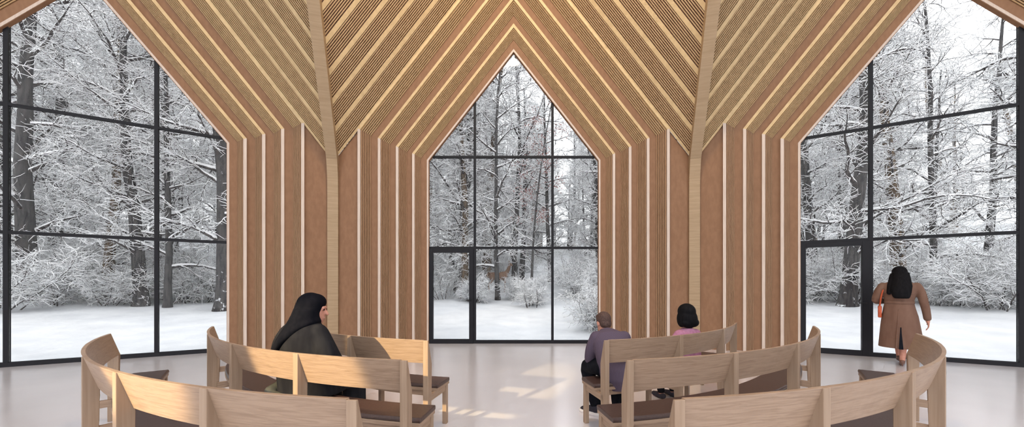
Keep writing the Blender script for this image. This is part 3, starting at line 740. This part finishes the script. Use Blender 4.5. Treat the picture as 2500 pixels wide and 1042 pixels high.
def make_tree(seed, H, r0, lean=0.0, bark='bark', over=None, name='snowy_tree'):
    sp = dict(TREE); sp.update(over or {}); rng = np.random.default_rng(seed); w = Wood()
    grow(w, rng, np.array([0., 0, -.28]), np.array([lean, .02, 1.0]), H, r0, 0, sp)
    root = empty(name)
    w.build('trunk', M[bark], root, [12, 6, 4, 3], lambda l: l == 0)
    w.build('branches', M['twig'], root, [12, 6, 4, 3], lambda l: l >= 1)
    s = w.build('snow_cover', M['snow'], root, [8, 6, 4, 4], lambda l: l >= 1, (1, .85), (.9, .0065)); s['label'] = 'white snow lying along the branches'
    return root
SHRUB = dict(maxlv=2, step=[.2, .12, .09], wig=[.14, .26, .34], grav=[-.02, -.02, -.03], taper=[.8, .8, .8], rmin=.004,
             n=[18, 11, 0], ref=[1, .8, 1], start=[.12, .10, 0], ang=[.75, .85, .85], len=[.75, .34, 0], fall=[.4, .3, 0], rad=[.011, .007, .0055])
def make_shrub(seed, H, stems, spread, name='snowy_shrub', over=None):
    sp = dict(SHRUB); sp.update(over or {}); rng = np.random.default_rng(seed); w = Wood()
    for i in range(stems):
        a = rng.uniform(0, 2 * PI); r = rng.uniform(0, spread)
        grow(w, rng, np.array([r * math.cos(a), r * math.sin(a), -.08]), np.array([math.cos(a) * r * .8 + rng.normal(0, .2), math.sin(a) * r * .8 + rng.normal(0, .2), 1.0]), H * rng.uniform(.6, 1.1), .018, 0, sp)
    root = empty(name)
    w.build('stems', M['twig'], root, [6, 4, 3], lambda l: True)
    s = w.build('snow_cover', M['snow'], root, [5, 4, 4], lambda l: True, (1, .8), (.85, .0058)); s['label'] = 'white snow caught on the twigs'
    return root
protos = [make_tree(1, 15, .25), make_tree(2, 16, .22, .05), make_tree(3, 13, .16, -.06, over=dict(n=[24, 9, 8, 0])), make_tree(4, 15, .30, .03, 'barksunlit'), make_tree(5, 14, .12, .08, over=dict(n=[30, 10, 7, 0], len=[2.4, 1.1, .5, 0])), make_tree(6, 16, .20, -.03, 'barksunlit')]
shr = [make_shrub(11, 2.2, 9, .5), make_shrub(12, 1.5, 10, .7), make_shrub(13, 3.2, 9, .6), make_shrub(14, 1.1, 9, .5)]
used = set()
def put(proto, x, y, rz, sc, label, cat, group=None, lean=(0, 0)):
    o = proto if proto.name not in used else copy_tree(proto)
    used.add(proto.name)
    o.location = (x, y, gz(x, y) - .03); o.rotation_euler = (lean[0], lean[1], rz); o.scale = (sc,) * 3
    tag(o, label, cat, group)
    return o
# trees one can single out: (pixel, depth, proto, turn, scale, label)
main = [
 (548, 12.5, 0, .3, 1.1, 'thick dark trunk standing right against the right edge of the left window'),
 (345, 12.6, 0, 1.2, .85, 'stout snow-spotted tree just left of the mullion in the left window'),
 (408, 12.6, 4, 2.0, .95, 'slim dark tree just right of the mullion in the left window'),
 (262, 13.5, 5, .5, .9, 'tree with sunlight painted warm brown on its bark, second from the left edge in the left window'),
 (430, 17.0, 1, 2.6, 1.1, 'tall grey tree behind the slim one in the left window'),
 (1136, 17.5, 5, .2, 1.0, 'tree with sunlight painted ochre on its bark behind the middle glass door'),
 (1216, 17.2, 4, 4.1, 1.05, 'slim dark tree in front of the deer'),
 (1255, 21.0, 2, 1.0, 1.2, 'dark leaning tree behind the deer, left of the snow path'),
 (1345, 24.0, 2, 5.0, 1.1, 'thin dark tree beside the right mullion of the middle window'),
 (2068, 12.8, 0, 3.6, 1.0, 'thick dark tree seen through the right glass door'),
 (2195, 14.5, 3, 2.2, .9, 'tree with sunlight painted orange-brown on its trunk above the trench-coated person'),
 (1880 + 110, 16.0, 1, .9, 1.0, 'dark tree at the left edge of the right window'),
 (2275, 14.0, 4, .4, 1.0, 'slim tree far right behind the right bench end'),
]
for px, dep, k, rz, sc, lab in main:
    x, y = zat(px, dep); put(protos[k], x, y, rz, sc, lab, 'tree')
rng = random.Random(7)
def clear(x, y, dmin):
    return all((x - a) ** 2 + (y - b) ** 2 > dmin * dmin for a, b in spots)
spots = [zat(m[0], m[1]) for m in main]
count = 0
for _ in range(4000):
    if count >= 170: break
    a = math.radians(rng.uniform(-66, 66)); d = 9.5 + 42 * rng.random(); r = D + d
    x, y = r * math.sin(a), CY + r * math.cos(a)
    if y < 2 or abs(x / y) > 1.75: continue
    px = 1254 + F * x / y
    if 1290 < px < 1440 and d < 30: continue           # the snow path
    if not clear(x, y, 1.9 + d * .01): continue
    spots.append((x, y)); count += 1
    put(protos[rng.randrange(6)], x, y, rng.uniform(0, 6.28), rng.uniform(.85, 1.25), 'bare snow-covered tree deep in the winter forest outside the windows', 'tree', 'trees of the winter forest')
sc_ = 0
for _ in range(4000):
    if sc_ >= 150: break
    a = math.radians(rng.uniform(-62, 62)); d = 8.3 + 15 * rng.random() ** 1.6; r = D + d
    x, y = r * math.sin(a), CY + r * math.cos(a)
    if y < 2 or abs(x / y) > 1.65: continue
    px = 1254 + F * x / y
    if 1285 < px < 1430 and d < 26: continue
    kk = rng.choice((0, 0, 1, 2, 2, 3))
    if 1150 < px < 1290 and y < 20.5: kk = 3
    if 1175 < px < 1265 and y < 20.5 and rng.random() < .7: continue
    if not clear(x, y, .95): continue
    spots.append((x, y)); sc_ += 1
    put(shr[kk], x, y, rng.uniform(0, 6.28), rng.uniform(.8, 1.3), 'twiggy snow-covered shrub in the undergrowth at the edge of the forest', 'shrub', 'shrubs of the undergrowth')
for px, dep, k, rz, sc, lab in ((1290, 15.5, 1, .3, .9, 'low snowy shrub at the left edge of the snow path'), (1462, 12.2, 0, 1.1, .8, 'snowy shrub right of the snow path beside the window edge'), (1470, 10.4, 3, 2.2, .9, 'small snow-buried shrub nearest the window behind the head of the sweatered person'), (1395, 22, 2, .8, 1.0, 'upright twiggy shrub at the right of the snow path')):
    x, y = zat(px, dep); put(shr[k], x, y, rz, sc, lab, 'shrub')
# sapling that kept its russet leaves
def sapling():
    rngn = np.random.default_rng(33); w = Wood(); sp = dict(TREE); sp.update(n=[16, 8, 0, 0], maxlv=2, len=[1.6, .7, .4, 0], rad=[.02, .009, .006, .005])
    grow(w, rngn, np.array([0., 0, -.1]), np.array([.03, 0, 1.]), 9.5, .075, 0, sp)
    x, y = zat(1296, 16.6); root = empty('russet_sapling', (x, y, gz(x, y)))
    tag(root, 'sapling holding on to russet leaves left of the snow path', 'tree')
    w.build('trunk', M['bark'], root, [8, 5, 4, 3], lambda l: l == 0); w.build('branches', M['twig'], root, [8, 5, 4, 3], lambda l: l >= 1)
    w.build('snow_cover', M['snow'], root, [6, 5, 4, 3], lambda l: l >= 1, (1, .7), (.7, .007))
    mb = MB()
    for pts, rad, lv in w.ch:
        if lv < 2: continue
        for p in pts[1:]:
            if p[2] < 3.8: continue
            for _ in range(7):
                c = V(p) + V(rngn.normal(0, .11, 3)); a = V(rngn.normal(0, 1, 3)).normalized() * .045; b = a.cross(V(rngn.normal(0, 1, 3))).normalized() * .022
                mb.add([c - a, c + b + V((0, 0, .006)), c + a, c - b + V((0, 0, .006))], [(0, 1, 2, 3)])
    mb.build('leaves', M['redleaf'], root)
sapling()

# ------------------------------------------------------------------ light, camera
wd = bpy.data.worlds.new('winter_sky'); scene.world = wd; wd.use_nodes = True
bg = wd.node_tree.nodes['Background']; bg.inputs[0].default_value = (.97, .98, 1.0, 1); bg.inputs[1].default_value = 1.0
sp_ = bpy.data.lights.new('sun_stand_in_spot', 'SPOT'); sp_.energy = 3900; sp_.color = (1, .78, .42); sp_.spot_size = math.radians(8.0); sp_.spot_blend = .35; sp_.shadow_soft_size = .06  # added spot standing in for low sun on the left benches
so = bpy.data.objects.new('sun_stand_in_spot', sp_); COL.objects.link(so)
tgt = V((-1.55, 2.5, .78)); so.location = tgt + V((-.56, -.79, .38)).normalized() * 8.5
so.rotation_euler = (so.location - tgt).to_track_quat('Z', 'Y').to_euler()
lp = bpy.data.lights.new('added_warm_fill', 'POINT'); lp.energy = 420; lp.color = (1, .72, .40); lp.shadow_soft_size = .35  # unseen point light added to warm the middle walls and roof
lo_ = bpy.data.objects.new('added_warm_fill', lp); COL.objects.link(lo_); lo_.location = (0, 3.6, 9.8)
cam = bpy.data.cameras.new('camera'); co = bpy.data.objects.new('camera', cam); COL.objects.link(co); scene.camera = co
cam.sensor_width = 36; cam.sensor_fit = 'HORIZONTAL'; cam.lens = F / 2500 * 36; cam.shift_x = -4 / 2500; cam.shift_y = 177 / 2500
co.location = (0, 0, CAMZ); co.rotation_euler = (PI / 2, 0, 0); cam.clip_start = .05; cam.clip_end = 400
scene.view_settings.view_transform = 'Standard'; scene.view_settings.look = 'None'; scene.view_settings.exposure = 1.25; scene.view_settings.gamma = 1.0
scene.view_settings.use_curve_mapping = False
scene.cycles.use_denoising = True; scene.cycles.max_bounces = 6; scene.cycles.diffuse_bounces = 4; scene.cycles.glossy_bounces = 3; scene.cycles.use_adaptive_sampling = True; scene.cycles.adaptive_threshold = .09; scene.cycles.adaptive_min_samples = 12; scene.cycles.transparent_max_bounces = 12
